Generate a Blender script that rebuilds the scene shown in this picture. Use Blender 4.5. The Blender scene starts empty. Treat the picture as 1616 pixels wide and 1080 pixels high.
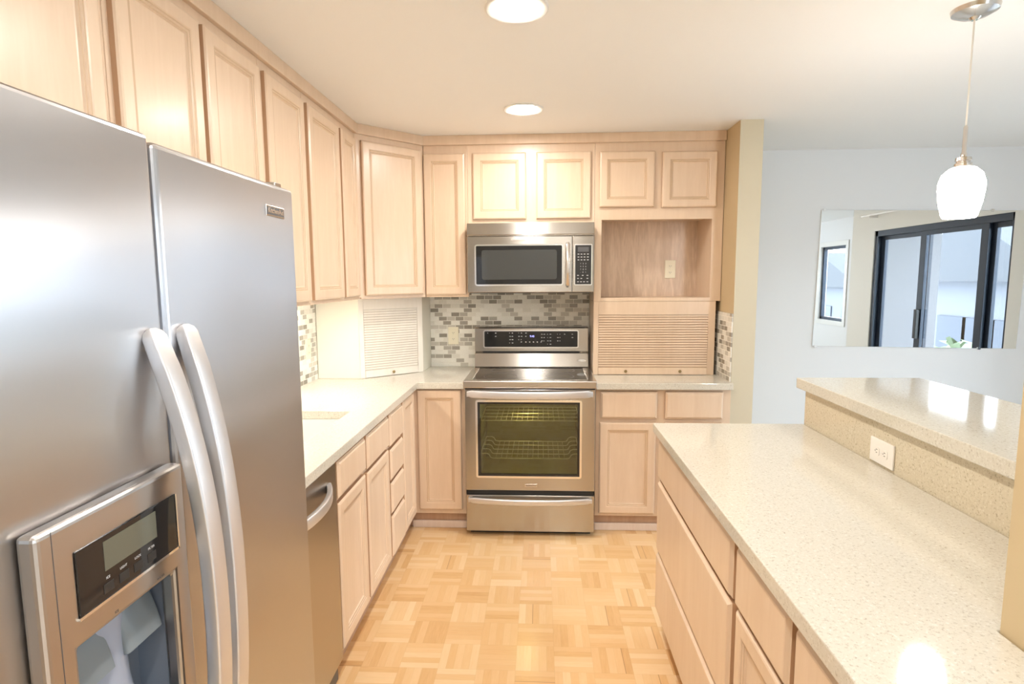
import bpy, bmesh, math, random
from mathutils import Vector, Matrix
random.seed(7)
C = bpy.context.scene.collection
SC = bpy.context.scene
PI = math.pi

# ------------------------------------------------------------------ camera
cam = bpy.data.cameras.new('camera'); co = bpy.data.objects.new('camera', cam); C.objects.link(co)
F_PX, PITCH, YAW, ROLL, EYE = 898.09, .1114, -.0502, -.0061, 1.5187
cp, sp, cy, sy, cr, sr = math.cos(PITCH), math.sin(PITCH), math.cos(YAW), math.sin(YAW), math.cos(ROLL), math.sin(ROLL)
fw = Vector((sy*cp, cy*cp, -sp)); rt = Vector((cy, -sy, 0)); up = rt.cross(fw)
R_ = rt*cr + up*sr; U_ = -rt*sr + up*cr
co.matrix_world = Matrix(((R_.x, U_.x, -fw.x, 0), (R_.y, U_.y, -fw.y, 0), (R_.z, U_.z, -fw.z, EYE), (0, 0, 0, 1)))
cam.sensor_width = 36; cam.sensor_fit = 'HORIZONTAL'; cam.lens = 36*F_PX/1616
cam.clip_start = .05
SC.camera = co

# ------------------------------------------------------------------ world, exposure
w = bpy.data.worlds.new('overcast_sky'); SC.world = w; w.use_nodes = True
bg = w.node_tree.nodes['Background']; bg.inputs[0].default_value = (.83, .905, 1.0, 1); bg.inputs[1].default_value = 6.0
SC.view_settings.view_transform = 'Standard'; SC.view_settings.look = 'None'
SC.view_settings.gamma = 1; SC.view_settings.use_curve_mapping = False
SC.view_settings.exposure = 1.2
DOWNLIGHT = 95.0; STRIP = 17.0; PENDANT = 20.0; OVENLAMP = 2.0
WARM = (1.0, .965, .91, 1)
def portal(loc, rot, sx, sz):
    l = bpy.data.lights.new('window_portal', 'AREA'); l.shape = 'RECTANGLE'; l.size = sx; l.size_y = sz
    l.cycles.is_portal = True
    o = bpy.data.objects.new('window_portal', l); C.objects.link(o); o.location = loc; o.rotation_euler = rot
portal((3.72, 2.73, 1.0), (0, PI/2, 0), 1.95, 1.9)
portal((4.62, -.89, 1.41), (0, PI/2, 0), 1.15, .75)
portal((2.4, -2.92, 1.35), (PI/2, 0, 0), 1.8, 1.5)

# ------------------------------------------------------------------ helpers
class MB:
    def __init__(s): s.v = []; s.f = []
    def box(s, x0, x1, y0, y1, z0, z1):
        n = len(s.v)
        s.v += [(x, y, z) for z in (z0, z1) for y in (y0, y1) for x in (x0, x1)]
        for q in ((0,2,3,1),(4,5,7,6),(0,1,5,4),(1,3,7,5),(3,2,6,7),(2,0,4,6)): s.f.append(tuple(n+i for i in q))
        return s
    def prism(s, pts, z0, z1):          # polygon in xy (ccw), extruded in z
        n = len(s.v); k = len(pts)
        s.v += [(p[0], p[1], z0) for p in pts] + [(p[0], p[1], z1) for p in pts]
        s.f.append(tuple(n+i for i in reversed(range(k)))); s.f.append(tuple(n+k+i for i in range(k)))
        for i in range(k): j = (i+1) % k; s.f.append((n+i, n+j, n+k+j, n+k+i))
        return s
    def extx(s, pts, x0, x1):           # profile in (y,z), extruded in x
        n = len(s.v); k = len(pts)
        s.v += [(x0, p[0], p[1]) for p in pts] + [(x1, p[0], p[1]) for p in pts]
        s.f.append(tuple(n+i for i in reversed(range(k)))); s.f.append(tuple(n+k+i for i in range(k)))
        for i in range(k): j = (i+1) % k; s.f.append((n+i, n+j, n+k+j, n+k+i))
        return s
    def lathe(s, prof, cx, cy, seg=32, axis='z', cap=False):
        n = len(s.v); k = len(prof)
        for i in range(seg):
            a = 2*PI*i/seg; ca, sa = math.cos(a), math.sin(a)
            for r, h in prof:
                if axis == 'z': s.v.append((cx+r*ca, cy+r*sa, h))
                elif axis == 'y': s.v.append((cx+r*ca, h, cy+r*sa))
                else: s.v.append((h, cx+r*ca, cy+r*sa))
        for i in range(seg):
            j = (i+1) % seg
            for m in range(k-1): s.f.append((n+i*k+m, n+j*k+m, n+j*k+m+1, n+i*k+m+1))
        if cap:
            s.f.append(tuple(n+i*k for i in range(seg))); s.f.append(tuple(n+i*k+k-1 for i in range(seg)))
        return s
    def sweep(s, path, prof, side, scales=None, cap=True):
        n = len(s.v); k = len(prof); side = Vector(side); P = [Vector(p) for p in path]
        for i, p in enumerate(P):
            t = (P[min(i+1, len(P)-1)] - P[max(i-1, 0)]).normalized()
            nn = t.cross(side).normalized(); sc = scales[i] if scales else 1
            for a, b in prof: s.v.append(tuple(p + side*a*sc + nn*b*sc))
        for i in range(len(P)-1):
            for m in range(k):
                q = (m+1) % k; s.f.append((n+i*k+m, n+i*k+q, n+(i+1)*k+q, n+(i+1)*k+m))
        if cap:
            s.f.append(tuple(n+m for m in reversed(range(k)))); s.f.append(tuple(n+(len(P)-1)*k+m for m in range(k)))
        return s
    def tube(s, path, r, side=(1,0,0), seg=8):
        return s.sweep(path, circ(r, seg), side)
    def mesh(s, name):
        m = bpy.data.meshes.new(name); m.from_pydata(s.v, [], s.f)
        b = bmesh.new(); b.from_mesh(m); bmesh.ops.recalc_face_normals(b, faces=b.faces); b.to_mesh(m); b.free()
        return m
def circ(r, seg=10, rb=None): return [(r*math.cos(2*PI*i/seg), (rb or r)*math.sin(2*PI*i/seg)) for i in range(seg)]
def rrect(a, b, r, seg=4):
    o = []
    for cx, cz, st in ((a-r, b-r, 0), (-a+r, b-r, 1), (-a+r, -b+r, 2), (a-r, -b+r, 3)):
        for i in range(seg+1):
            t = (st + i/seg)*PI/2; o.append((cx+r*math.cos(t), cz+r*math.sin(t)))
    return o
def obj(name, mb, mat, parent=None, bevel=0, smooth=False, seg=2, angle=35):
    m = mb.mesh(name); o = bpy.data.objects.new(name, m); C.objects.link(o)
    m.materials.append(mat)
    if parent: o.parent = parent
    if bevel:
        md = o.modifiers.new('b', 'BEVEL'); md.width = bevel; md.segments = seg; md.limit_method = 'ANGLE'; md.angle_limit = math.radians(50)
    if smooth:
        for p in m.polygons: p.use_smooth = True
        try: m.set_sharp_from_angle(angle=math.radians(angle))
        except Exception: pass
    return o
def empty(name, loc, rz=0):
    o = bpy.data.objects.new(name, None); C.objects.link(o); o.location = loc; o.rotation_euler = (0, 0, rz)
    o.empty_display_size = .05
    return o
def tag(o, label, cat=None, group=None, kind=None):
    if label: o['label'] = label
    if cat: o['category'] = cat
    if group: o['group'] = group
    if kind: o['kind'] = kind
    return o
def struct(o, label, cat): return tag(o, label, cat, kind='structure')
def text(s, size, mat, parent, loc, rz=0, name='lettering', ext=.0004, align='CENTER', spacing=1.0):
    c = bpy.data.curves.new(name, 'FONT'); c.body = s; c.size = size; c.extrude = ext; c.align_x = align; c.align_y = 'CENTER'; c.space_character = spacing
    c.materials.append(mat)
    o = bpy.data.objects.new(name, c); me = bpy.data.meshes.new_from_object(o); bpy.data.objects.remove(o); me.name = name
    o = bpy.data.objects.new(name, me); C.objects.link(o); o.rotation_euler = (PI/2, 0, rz); o.location = loc
    if parent: o.parent = parent
    return o
def rebase(o, root):     # the child was modelled in world space
    M = Matrix.Translation(root.location) @ Matrix.Rotation(root.rotation_euler.z, 4, 'Z')
    o.matrix_parent_inverse = M.inverted()
    return o

# ------------------------------------------------------------------ materials
def mat(name):
    m = bpy.data.materials.new(name); m.use_nodes = True
    return m, m.node_tree, m.node_tree.nodes['Principled BSDF']
def N(t, typ, **kw):
    n = t.nodes.new(typ)
    for k, v in kw.items(): setattr(n, k, v)
    return n
def plain(name, col, rough=.5, metal=0, spec=.5, bump=0, bscale=200, var=0, coat=0):
    m, t, b = mat(name)
    b.inputs['Base Color'].default_value = (*col, 1); b.inputs['Roughness'].default_value = rough
    b.inputs['Metallic'].default_value = metal; b.inputs['Specular IOR Level'].default_value = spec
    b.inputs['Coat Weight'].default_value = coat; b.inputs['Coat Roughness'].default_value = .1
    tc = N(t, 'ShaderNodeTexCoord')
    nz = N(t, 'ShaderNodeTexNoise'); nz.inputs['Scale'].default_value = bscale; t.links.new(tc.outputs['Object'], nz.inputs['Vector'])
    if bump:
        bp = N(t, 'ShaderNodeBump'); bp.inputs['Strength'].default_value = bump; bp.inputs['Distance'].default_value = .001
        t.links.new(nz.outputs[0], bp.inputs['Height']); t.links.new(bp.outputs[0], b.inputs['Normal'])
    if var:
        n2 = N(t, 'ShaderNodeTexNoise'); n2.inputs['Scale'].default_value = 1.3; t.links.new(tc.outputs['Object'], n2.inputs['Vector'])
        mx = N(t, 'ShaderNodeMix', data_type='RGBA'); t.links.new(n2.outputs[0], mx.inputs[0])
        mx.inputs[6].default_value = (*[c*(1-var) for c in col], 1); mx.inputs[7].default_value = (*[min(1, c*(1+var)) for c in col], 1)
        t.links.new(mx.outputs[2], b.inputs['Base Color'])
    return m
def ramp(t, fac, stops, interp='LINEAR'):
    r = N(t, 'ShaderNodeValToRGB'); r.color_ramp.interpolation = interp
    e = r.color_ramp.elements
    while len(e) < len(stops): e.new(.5)
    for i, (p, c) in enumerate(stops): e[i].position = p; e[i].color = (*c, 1)
    t.links.new(fac, r.inputs[0]); return r.outputs[0]
def math_(t, op, a, b=None, c=None):
    n = N(t, 'ShaderNodeMath', operation=op)
    for i, v in enumerate((a, b, c)):
        if v is None: continue
        if isinstance(v, (int, float)): n.inputs[i].default_value = v
        else: t.links.new(v, n.inputs[i])
    return n.outputs[0]
def wood(name, c1, c2, scale=(14, 14, 1.1), rough=.35, strength=1.0, coat=.15):
    m, t, b = mat(name)
    tc = N(t, 'ShaderNodeTexCoord'); mp = N(t, 'ShaderNodeMapping'); mp.inputs['Scale'].default_value = scale
    t.links.new(tc.outputs['Object'], mp.inputs[0])
    n1 = N(t, 'ShaderNodeTexNoise'); n1.inputs['Scale'].default_value = 2.2; n1.inputs['Detail'].default_value = 5; n1.inputs['Distortion'].default_value = .7*strength
    t.links.new(mp.outputs[0], n1.inputs['Vector'])
    n2 = N(t, 'ShaderNodeTexNoise'); n2.inputs['Scale'].default_value = 14; n2.inputs['Detail'].default_value = 3
    t.links.new(mp.outputs[0], n2.inputs['Vector'])
    s = math_(t, 'ADD', math_(t, 'MULTIPLY', n1.outputs[0], .7), math_(t, 'MULTIPLY', n2.outputs[0], .3))
    t.links.new(ramp(t, s, [(.5-.2/max(strength, .3), c1), (.5+.2/max(strength, .3), c2)]), b.inputs['Base Color'])
    b.inputs['Roughness'].default_value = rough; b.inputs['Coat Weight'].default_value = coat; b.inputs['Coat Roughness'].default_value = .2
    return m
MAPLE = wood('pickled_maple', (.73, .545, .385), (.80, .62, .46), scale=(7, 7, .8), rough=.33, coat=.15)
MEDGE = plain('maple_edge_with_shade', (.52, .33, .20), .4)  # brown edge, also carrying the shadow line of the gap round each front
MGROOVE = plain('shaded_maple_bead', (.60, .42, .27), .4)  # darker tone paints groove shade into the bead recess
NICHEW = wood('niche_veneer', (.62, .46, .33), (.76, .59, .45), scale=(9, 9, 1.3), strength=2.0)
TOEW = wood('toe_kick_wood', (.50, .31, .20), (.60, .40, .27))
SHOE = wood('shoe_moulding_wood', (.74, .60, .50), (.82, .69, .60))
WHITEPAINT = plain('white_trim_paint', (.82, .81, .78), .35)
CEIL = plain('ceiling_paint', (.91, .90, .885), .8, bump=.15, bscale=120)
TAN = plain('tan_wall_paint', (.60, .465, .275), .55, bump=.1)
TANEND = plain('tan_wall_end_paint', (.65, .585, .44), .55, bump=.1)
CREAM = plain('cream_panel_paint', (.85, .81, .69), .5)
GREYWALL = plain('pale_grey_wall_paint', (.80, .80, .80), .6, bump=.08)
GARAGE = wood('washed_white_maple', (.80, .73, .63), (.87, .82, .74), strength=.6)
def steel(name, col, rough, tan, aniso=.75, wave=0):
    m, t, b = mat(name)
    b.inputs['Metallic'].default_value = 1; b.inputs['Base Color'].default_value = (*col, 1)
    b.inputs['Roughness'].default_value = rough; b.inputs['Anisotropic'].default_value = aniso
    cx = N(t, 'ShaderNodeCombineXYZ')
    for i in range(3): cx.inputs[i].default_value = tan[i]
    t.links.new(cx.outputs[0], b.inputs['Tangent'])
    tc = N(t, 'ShaderNodeTexCoord'); mp = N(t, 'ShaderNodeMapping')
    mp.inputs['Scale'].default_value = (600, 600, 6) if tan[2] == 1 else (6, 6, 900)
    t.links.new(tc.outputs['Object'], mp.inputs[0])
    nz = N(t, 'ShaderNodeTexNoise'); nz.inputs['Scale'].default_value = 1; t.links.new(mp.outputs[0], nz.inputs['Vector'])
    if wave:
        wz = N(t, 'ShaderNodeTexNoise'); wz.inputs['Scale'].default_value = 3.0; wz.inputs['Detail'].default_value = 0; t.links.new(tc.outputs['Object'], wz.inputs['Vector'])
        bp = N(t, 'ShaderNodeBump'); bp.inputs['Strength'].default_value = 1; bp.inputs['Distance'].default_value = wave
        t.links.new(wz.outputs[0], bp.inputs['Height']); t.links.new(bp.outputs[0], b.inputs['Normal'])
    return m
STEEL_F = steel('brushed_steel_fridge', (.58, .575, .59), .30, (.03, 1, .02), .92, wave=.014)
STEEL_R = steel('brushed_steel_appliance', (.49, .46, .42), .21, (.02, .03, 1), .85)
STEEL_T = steel('brushed_steel_cooktop', (.60, .57, .53), .25, (1, .03, .02), .5)
STEEL_D = steel('brushed_steel_dishwasher', (.50, .46, .42), .28, (.03, .02, 1), .7)
HANDLE = plain('satin_metal_handle', (.74, .74, .76), .38, .85)
NICKEL = plain('brushed_nickel', (.66, .62, .58), .22, 1)
CHROME = plain('polished_edge_metal', (.9, .9, .9), .12, 1)
BRASS = plain('antique_brass', (.34, .25, .12), .35, 1)
BLACKGLASS = plain('black_glass', (.012, .012, .013), .06, spec=.6)
BLACK = plain('black_plastic', (.02, .02, .02), .4)
COOKGLASS = plain('ceramic_cooktop_glass', (.012, .011, .010), .07, spec=.5)
DKGREY = plain('dark_grey_plastic', (.10, .10, .105), .4)
FRIDGESIDE = plain('grey_fridge_side', (.33, .33, .34), .45)
CAVITY = plain('blue_grey_dispenser_plastic', (.20, .225, .27), .32)
PADDLE = plain('translucent_grey_paddle', (.20, .23, .25), .3)
PADDLEL = plain('pale_blue_chute_plastic', (.34, .38, .47), .2)
LCD = plain('grey_green_display', (.13, .132, .10), .15)
PRINT = plain('light_grey_print', (.62, .62, .62), .5)
IVORY = plain('ivory_plastic', (.86, .80, .62), .35)
WHITEPL = plain('white_plastic', (.88, .84, .78), .35)
SLOT = plain('outlet_slot', (.10, .08, .06), .5)
DARKFRAME = plain('dark_bronze_aluminium', (.025, .035, .055), .35, .3)
SINKM = plain('biscuit_sink_enamel', (.88, .85, .78), .18)
def quartz(name, base, dark, light):
    m, t, b = mat(name)
    tc = N(t, 'ShaderNodeTexCoord')
    mp = N(t, 'ShaderNodeMapping'); mp.inputs['Scale'].default_value = (1, 1, 1); t.links.new(tc.outputs['Object'], mp.inputs[0])
    n1 = N(t, 'ShaderNodeTexNoise'); n1.inputs['Scale'].default_value = 150; n1.inputs['Detail'].default_value = 4; n1.inputs['Roughness'].default_value = .7
    n2 = N(t, 'ShaderNodeTexNoise'); n2.inputs['Scale'].default_value = 90; n2.inputs['Detail'].default_value = 2
    v = N(t, 'ShaderNodeTexVoronoi'); v.inputs['Scale'].default_value = 210
    for n in (n1, n2, v): t.links.new(mp.outputs[0], n.inputs['Vector'])
    c = ramp(t, n1.outputs[0], [(.32, dark), (.43, base), (.57, base), (.67, light)])
    mx = N(t, 'ShaderNodeMix', data_type='RGBA')
    k = math_(t, 'MULTIPLY', math_(t, 'LESS_THAN', v.outputs['Distance'], .28), math_(t, 'GREATER_THAN', n2.outputs[0], .55))
    t.links.new(math_(t, 'MULTIPLY', k, .55), mx.inputs[0]); t.links.new(c, mx.inputs[6]); mx.inputs[7].default_value = (*dark, 1)
    t.links.new(mx.outputs[2], b.inputs['Base Color']); b.inputs['Roughness'].default_value = .07
    b.inputs['Specular IOR Level'].default_value = .55
    return m
QUARTZ = quartz('cream_quartz', (.67, .63, .54), (.45, .40, .32), (.77, .745, .68))
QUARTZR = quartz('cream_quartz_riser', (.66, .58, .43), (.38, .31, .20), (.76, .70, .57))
def parquet():
    m, t, b = mat('parquet'); T = .1524
    tc = N(t, 'ShaderNodeTexCoord'); sx = N(t, 'ShaderNodeSeparateXYZ'); t.links.new(tc.outputs['Object'], sx.inputs[0])
    X = math_(t, 'DIVIDE', math_(t, 'ADD', sx.outputs[0], .4028+T*40), T); Y = math_(t, 'DIVIDE', math_(t, 'ADD', sx.outputs[1], -3.1246+T*60), T)
    cx, cyy = math_(t, 'FLOOR', X), math_(t, 'FLOOR', Y); fx, fy = math_(t, 'FRACT', X), math_(t, 'FRACT', Y)
    par = math_(t, 'MODULO', math_(t, 'ADD', cx, cyy), 2)
    ip = math_(t, 'SUBTRACT', 1, par)
    across = math_(t, 'ADD', math_(t, 'MULTIPLY', fx, par), math_(t, 'MULTIPLY', fy, ip))
    along = math_(t, 'ADD', math_(t, 'MULTIPLY', fy, par), math_(t, 'MULTIPLY', fx, ip))
    a5 = math_(t, 'MULTIPLY', across, 5); idx = math_(t, 'FLOOR', a5); f5 = math_(t, 'FRACT', a5)
    cv = N(t, 'ShaderNodeCombineXYZ'); t.links.new(cx, cv.inputs[0]); t.links.new(cyy, cv.inputs[1]); t.links.new(idx, cv.inputs[2])
    wn = N(t, 'ShaderNodeTexWhiteNoise', noise_dimensions='3D'); t.links.new(cv.outputs[0], wn.inputs[0])
    cv2 = N(t, 'ShaderNodeCombineXYZ'); t.links.new(cx, cv2.inputs[0]); t.links.new(cyy, cv2.inputs[1])
    wn2 = N(t, 'ShaderNodeTexWhiteNoise', noise_dimensions='3D'); t.links.new(cv2.outputs[0], wn2.inputs[0])
    # grain
    gv = N(t, 'ShaderNodeCombineXYZ'); t.links.new(math_(t, 'MULTIPLY', across, 9), gv.inputs[0]); t.links.new(math_(t, 'MULTIPLY', along, 1.2), gv.inputs[1])
    t.links.new(math_(t, 'MULTIPLY', wn.outputs[0], 50), gv.inputs[2])
    gn = N(t, 'ShaderNodeTexNoise'); gn.inputs['Scale'].default_value = 2.2; gn.inputs['Detail'].default_value = 4; t.links.new(gv.outputs[0], gn.inputs['Vector'])
    mixv = math_(t, 'ADD', math_(t, 'MULTIPLY', wn.outputs[0], .52), math_(t, 'ADD', math_(t, 'MULTIPLY', wn2.outputs[0], .22), math_(t, 'MULTIPLY', gn.outputs[0], .26)))
    col = ramp(t, mixv, [(.08, (.87, .65, .39)), (.35, (.82, .565, .305)), (.65, (.77, .49, .24)), (.86, (.67, .39, .17)), (.97, (.52, .28, .12))])
    gap = math_(t, 'LESS_THAN', math_(t, 'MINIMUM', f5, math_(t, 'SUBTRACT', 1, f5)), .018)
    e2 = math_(t, 'MINIMUM', along, math_(t, 'SUBTRACT', 1, along)); gap2 = math_(t, 'LESS_THAN', e2, .006)
    g = math_(t, 'MAXIMUM', gap, gap2)
    deep = math_(t, 'MULTIPLY', math_(t, 'GREATER_THAN', wn.outputs[0], .95), math_(t, 'LESS_THAN', f5, .10))
    g2 = math_(t, 'ADD', math_(t, 'MULTIPLY', g, .13), math_(t, 'MULTIPLY', deep, .42))
    mx = N(t, 'ShaderNodeMix', data_type='RGBA'); t.links.new(g2, mx.inputs[0]); t.links.new(col, mx.inputs[6]); mx.inputs[7].default_value = (.25, .12, .05, 1)
    t.links.new(mx.outputs[2], b.inputs['Base Color'])
    b.inputs['Roughness'].default_value = .22
    bp = N(t, 'ShaderNodeBump'); bp.inputs['Strength'].default_value = .25; bp.inputs['Distance'].default_value = .0006; bp.invert = True
    t.links.new(math_(t, 'ADD', g, math_(t, 'MULTIPLY', gn.outputs[0], .3)), bp.inputs['Height']); t.links.new(bp.outputs[0], b.inputs['Normal'])
    return m
PARQUET = parquet()
CARPET = plain('beige_carpet', (.62, .58, .52), .95, bump=1, bscale=900)
def tiles():                 # mosaic in the local xz plane
    m, t, b = mat('mosaic_tiles')
    tc = N(t, 'ShaderNodeTexCoord'); sx = N(t, 'ShaderNodeSeparateXYZ'); t.links.new(tc.outputs['Object'], sx.inputs[0])
    cv = N(t, 'ShaderNodeCombineXYZ'); t.links.new(sx.outputs[0], cv.inputs[0]); t.links.new(sx.outputs[2], cv.inputs[1])
    bt = N(t, 'ShaderNodeTexBrick'); t.links.new(cv.outputs[0], bt.inputs['Vector'])
    bt.offset = .5; bt.inputs['Scale'].default_value = 1; bt.inputs['Brick Width'].default_value = .0575; bt.inputs['Row Height'].default_value = .0288
    bt.inputs['Mortar Size'].default_value = .0019; bt.inputs['Mortar Smooth'].default_value = .1; bt.inputs['Bias'].default_value = 0
    bt.inputs['Color1'].default_value = (0, 0, 0, 1); bt.inputs['Color2'].default_value = (1, 1, 1, 1); bt.inputs['Mortar'].default_value = (0, 0, 0, 1)
    col = ramp(t, bt.outputs['Color'], [(0, (.92, .89, .80)), (.36, (.82, .785, .69)), (.48, (.62, .58, .50)), (.60, (.49, .45, .38)), (.74, (.38, .345, .285)), (.88, (.30, .27, .22))], 'CONSTANT')
    nz = N(t, 'ShaderNodeTexNoise'); nz.inputs['Scale'].default_value = 260; t.links.new(tc.outputs['Object'], nz.inputs['Vector'])
    mv = N(t, 'ShaderNodeMix', data_type='RGBA', blend_type='MULTIPLY'); mv.inputs[0].default_value = .5; t.links.new(col, mv.inputs[6])
    t.links.new(ramp(t, nz.outputs[0], [(.3, (.75, .75, .75)), (.7, (1, 1, 1))]), mv.inputs[7])
    mx = N(t, 'ShaderNodeMix', data_type='RGBA'); t.links.new(bt.outputs['Fac'], mx.inputs[0]); t.links.new(mv.outputs[2], mx.inputs[6]); mx.inputs[7].default_value = (.82, .79, .70, 1)
    t.links.new(mx.outputs[2], b.inputs['Base Color'])
    t.links.new(math_(t, 'ADD', math_(t, 'MULTIPLY', bt.outputs['Fac'], .5), .2), b.inputs['Roughness'])
    bp = N(t, 'ShaderNodeBump'); bp.inputs['Strength'].default_value = .6; bp.inputs['Distance'].default_value = .001; bp.invert = True
    t.links.new(bt.outputs['Fac'], bp.inputs['Height']); t.links.new(bp.outputs[0], b.inputs['Normal'])
    return m
TILES = tiles()
def emit(name, col, s):
    m, t, b = mat(name); b.inputs['Base Color'].default_value = (*col[:3], 1)
    b.inputs['Emission Color'].default_value = col; b.inputs['Emission Strength'].default_value = s
    return m
LENS = emit('downlight_lens', WARM, DOWNLIGHT); STRIPM = emit('strip_light_lens', (1, .94, .84, 1), STRIP); SHADE = emit('lit_opal_glass', (1, .95, .88, 1), PENDANT)
OVENL = emit('oven_lamp', (1, .80, .38, 1), OVENLAMP*30); DISPB = emit('blue_display_digits', (.35, .35, 1, 1), 1.2)
def pane(name, tint, fr=1.5, rough=0.0, extra=.0):
    m = bpy.data.materials.new(name); m.use_nodes = True; t = m.node_tree; t.nodes.clear()
    o = N(t, 'ShaderNodeOutputMaterial'); tr = N(t, 'ShaderNodeBsdfTransparent'); gl = N(t, 'ShaderNodeBsdfGlossy'); mx = N(t, 'ShaderNodeMixShader'); f = N(t, 'ShaderNodeFresnel')
    tr.inputs[0].default_value = (*tint, 1); gl.inputs['Roughness'].default_value = rough; bk = N(t, 'ShaderNodeNewGeometry')
    t.links.new(math_(t, 'ADD', fr, math_(t, 'MULTIPLY', bk.outputs['Backfacing'], 1/fr-fr)), f.inputs[0])
    t.links.new(math_(t, 'ADD', f.outputs[0], extra), mx.inputs[0]); t.links.new(tr.outputs[0], mx.inputs[1]); t.links.new(gl.outputs[0], mx.inputs[2]); t.links.new(mx.outputs[0], o.inputs[0])
    return m
GLASS = pane('clear_window_glass', (.93, .96, .97))
OVENG = pane('tinted_oven_glass', (.52, .53, .38), 1.5, 0, .05)
MIRROR = plain('silvered_mirror', (.90, .92, .92), .0, 1)

# ------------------------------------------------------------------ room shell
XL, YB, ZC = -1.365, 3.875, 2.378
YD, XR, XR2, YR, YJ = 4.10, 3.60, 4.50, -2.80, 1.33     # dining wall, right walls, rear wall, jog
struct(obj('floor', MB().box(XL-.1, 1.25, YR-.1, YB+.1, -.06, 0), PARQUET), 'honey oak finger parquet kitchen floor', 'floor')
struct(obj('floor_dining', MB().prism([(1.25, YR-.1), (XR2+.1, YR-.1), (XR2+.1, YJ), (XR+.1, YJ), (XR+.1, YD+.1), (1.25, YD+.1)], -.06, 0), CARPET), 'beige carpet of the dining area beyond the breakfast bar', 'floor')
struct(obj('ceiling', MB().prism([(XL-.1, YR-.1), (XR2+.1, YR-.1), (XR2+.1, YJ+.1), (XR+.1, YJ+.1), (XR+.1, YD+.1), (XL-.1, YD+.1)], ZC, ZC+.1), CEIL), 'smooth off-white ceiling over kitchen and dining area', 'ceiling')
struct(obj('wall_left', MB().box(XL-.1, XL, YR-.1, YD+.1, 0, ZC), CREAM), 'cream wall behind the fridge and sink run', 'wall')
struct(obj('wall_back', MB().box(XL, 1.10, YB, YB+.1, 0, ZC), CREAM), 'kitchen back wall behind the range', 'wall')
struct(obj('wall_dining', MB().box(1.226, XR+.1, YD, YD+.1, 0, ZC), GREYWALL), 'pale blue-grey dining wall carrying the mirror', 'wall')
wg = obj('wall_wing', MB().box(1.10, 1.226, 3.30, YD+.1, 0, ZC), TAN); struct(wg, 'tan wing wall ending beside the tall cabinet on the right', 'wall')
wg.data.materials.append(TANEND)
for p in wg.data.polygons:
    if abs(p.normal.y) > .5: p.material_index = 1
def holes_wall(name, axis, pos, th, a0, a1, z0, z1, holes, mat_, label):   # wall with rectangular openings
    mb = MB(); cuts = sorted({a0, a1, *[h[0] for h in holes], *[h[1] for h in holes]}); zs = sorted({z0, z1, *[h[2] for h in holes], *[h[3] for h in holes]})
    for i in range(len(cuts)-1):
        for j in range(len(zs)-1):
            ca, cz = (cuts[i]+cuts[i+1])/2, (zs[j]+zs[j+1])/2
            if any(h[0] < ca < h[1] and h[2] < cz < h[3] for h in holes): continue
            if axis == 'x': mb.box(pos, pos+th, cuts[i], cuts[i+1], zs[j], zs[j+1])
            else: mb.box(cuts[i], cuts[i+1], pos, pos+th, zs[j], zs[j+1])
    return struct(obj(name, mb, mat_), label, 'wall')
WALLR = plain('warm_white_wall_paint', (.80, .78, .72), .6)
holes_wall('wall_right', 'x', XR, .1, YJ, YD, 0, ZC, [(1.77, 3.60, 0.0, 2.0)], WALLR, 'warm white wall around the sliding glass door')
struct(obj('wall_jog', MB().box(XR+.1, XR2+.1, YJ-.1, YJ, 0, ZC), plain('grey_stucco', (.20, .20, .215), .8)), 'grey return wall beside the balcony', 'wall')
holes_wall('wall_living', 'x', XR2, .1, YR, YJ-.1, 0, ZC, [(-1.26, -.52, .84, 1.98)], GREYWALL, 'grey living room wall with a narrow window')
holes_wall('wall_rear', 'y', YR-.1, .1, XL, XR2, 0, ZC, [(1.5, 3.3, .6, 2.1)], WALLR, 'wall behind the camera with an added wide window')
ns = struct(obj('wall_near', MB().box(.783, 1.62, .80, .95, 0, ZC), TAN), 'tan wall end at the right edge of the island counter', 'wall')

def slider():
    r = empty('door_2', (XR+.05, 2.73, 0)); struct(r, 'dark framed sliding glass door seen in the mirror', 'door')
    fr = MB(); y0, y1 = 1.77, 3.60
    for a, b_, c, d in ((y0, y0+.05, 0, 2.0), (y1-.03, y1, 0, 2.0), (y0, y1, 1.94, 2.0), (y0, y1, 0, .05)): fr.box(XR+.01, XR+.09, a, b_, c, d)
    rebase(obj('door_frame', fr, DARKFRAME, r, .003), r)
    for a, b_, xo in ((1.80, 2.58, .055), (2.50, 3.33, .02), (3.29, 3.58, .055)):
        sb = MB(); e_ = b_-(.02 if b_ > 3.5 else .08); sb.box(XR+xo, XR+xo+.03, a, a+.08, .05, 1.95).box(XR+xo, XR+xo+.03, e_, b_, .05, 1.95).box(XR+xo, XR+xo+.03, a+.08, e_, .05, .12).box(XR+xo, XR+xo+.03, a+.08, e_, 1.90, 1.95)
        s = rebase(obj('sash', sb, DARKFRAME, r, .002), r)
        g = obj('pane', MB().box(XR+xo+.013, XR+xo+.017, a+.078, e_+.002, .118, 1.902), GLASS, s)
    h = rebase(obj('door_handle', MB().box(XR-.015, XR+.02, 2.525, 2.565, .92, 1.20), BLACK, r, .004), r)
slider()
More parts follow.
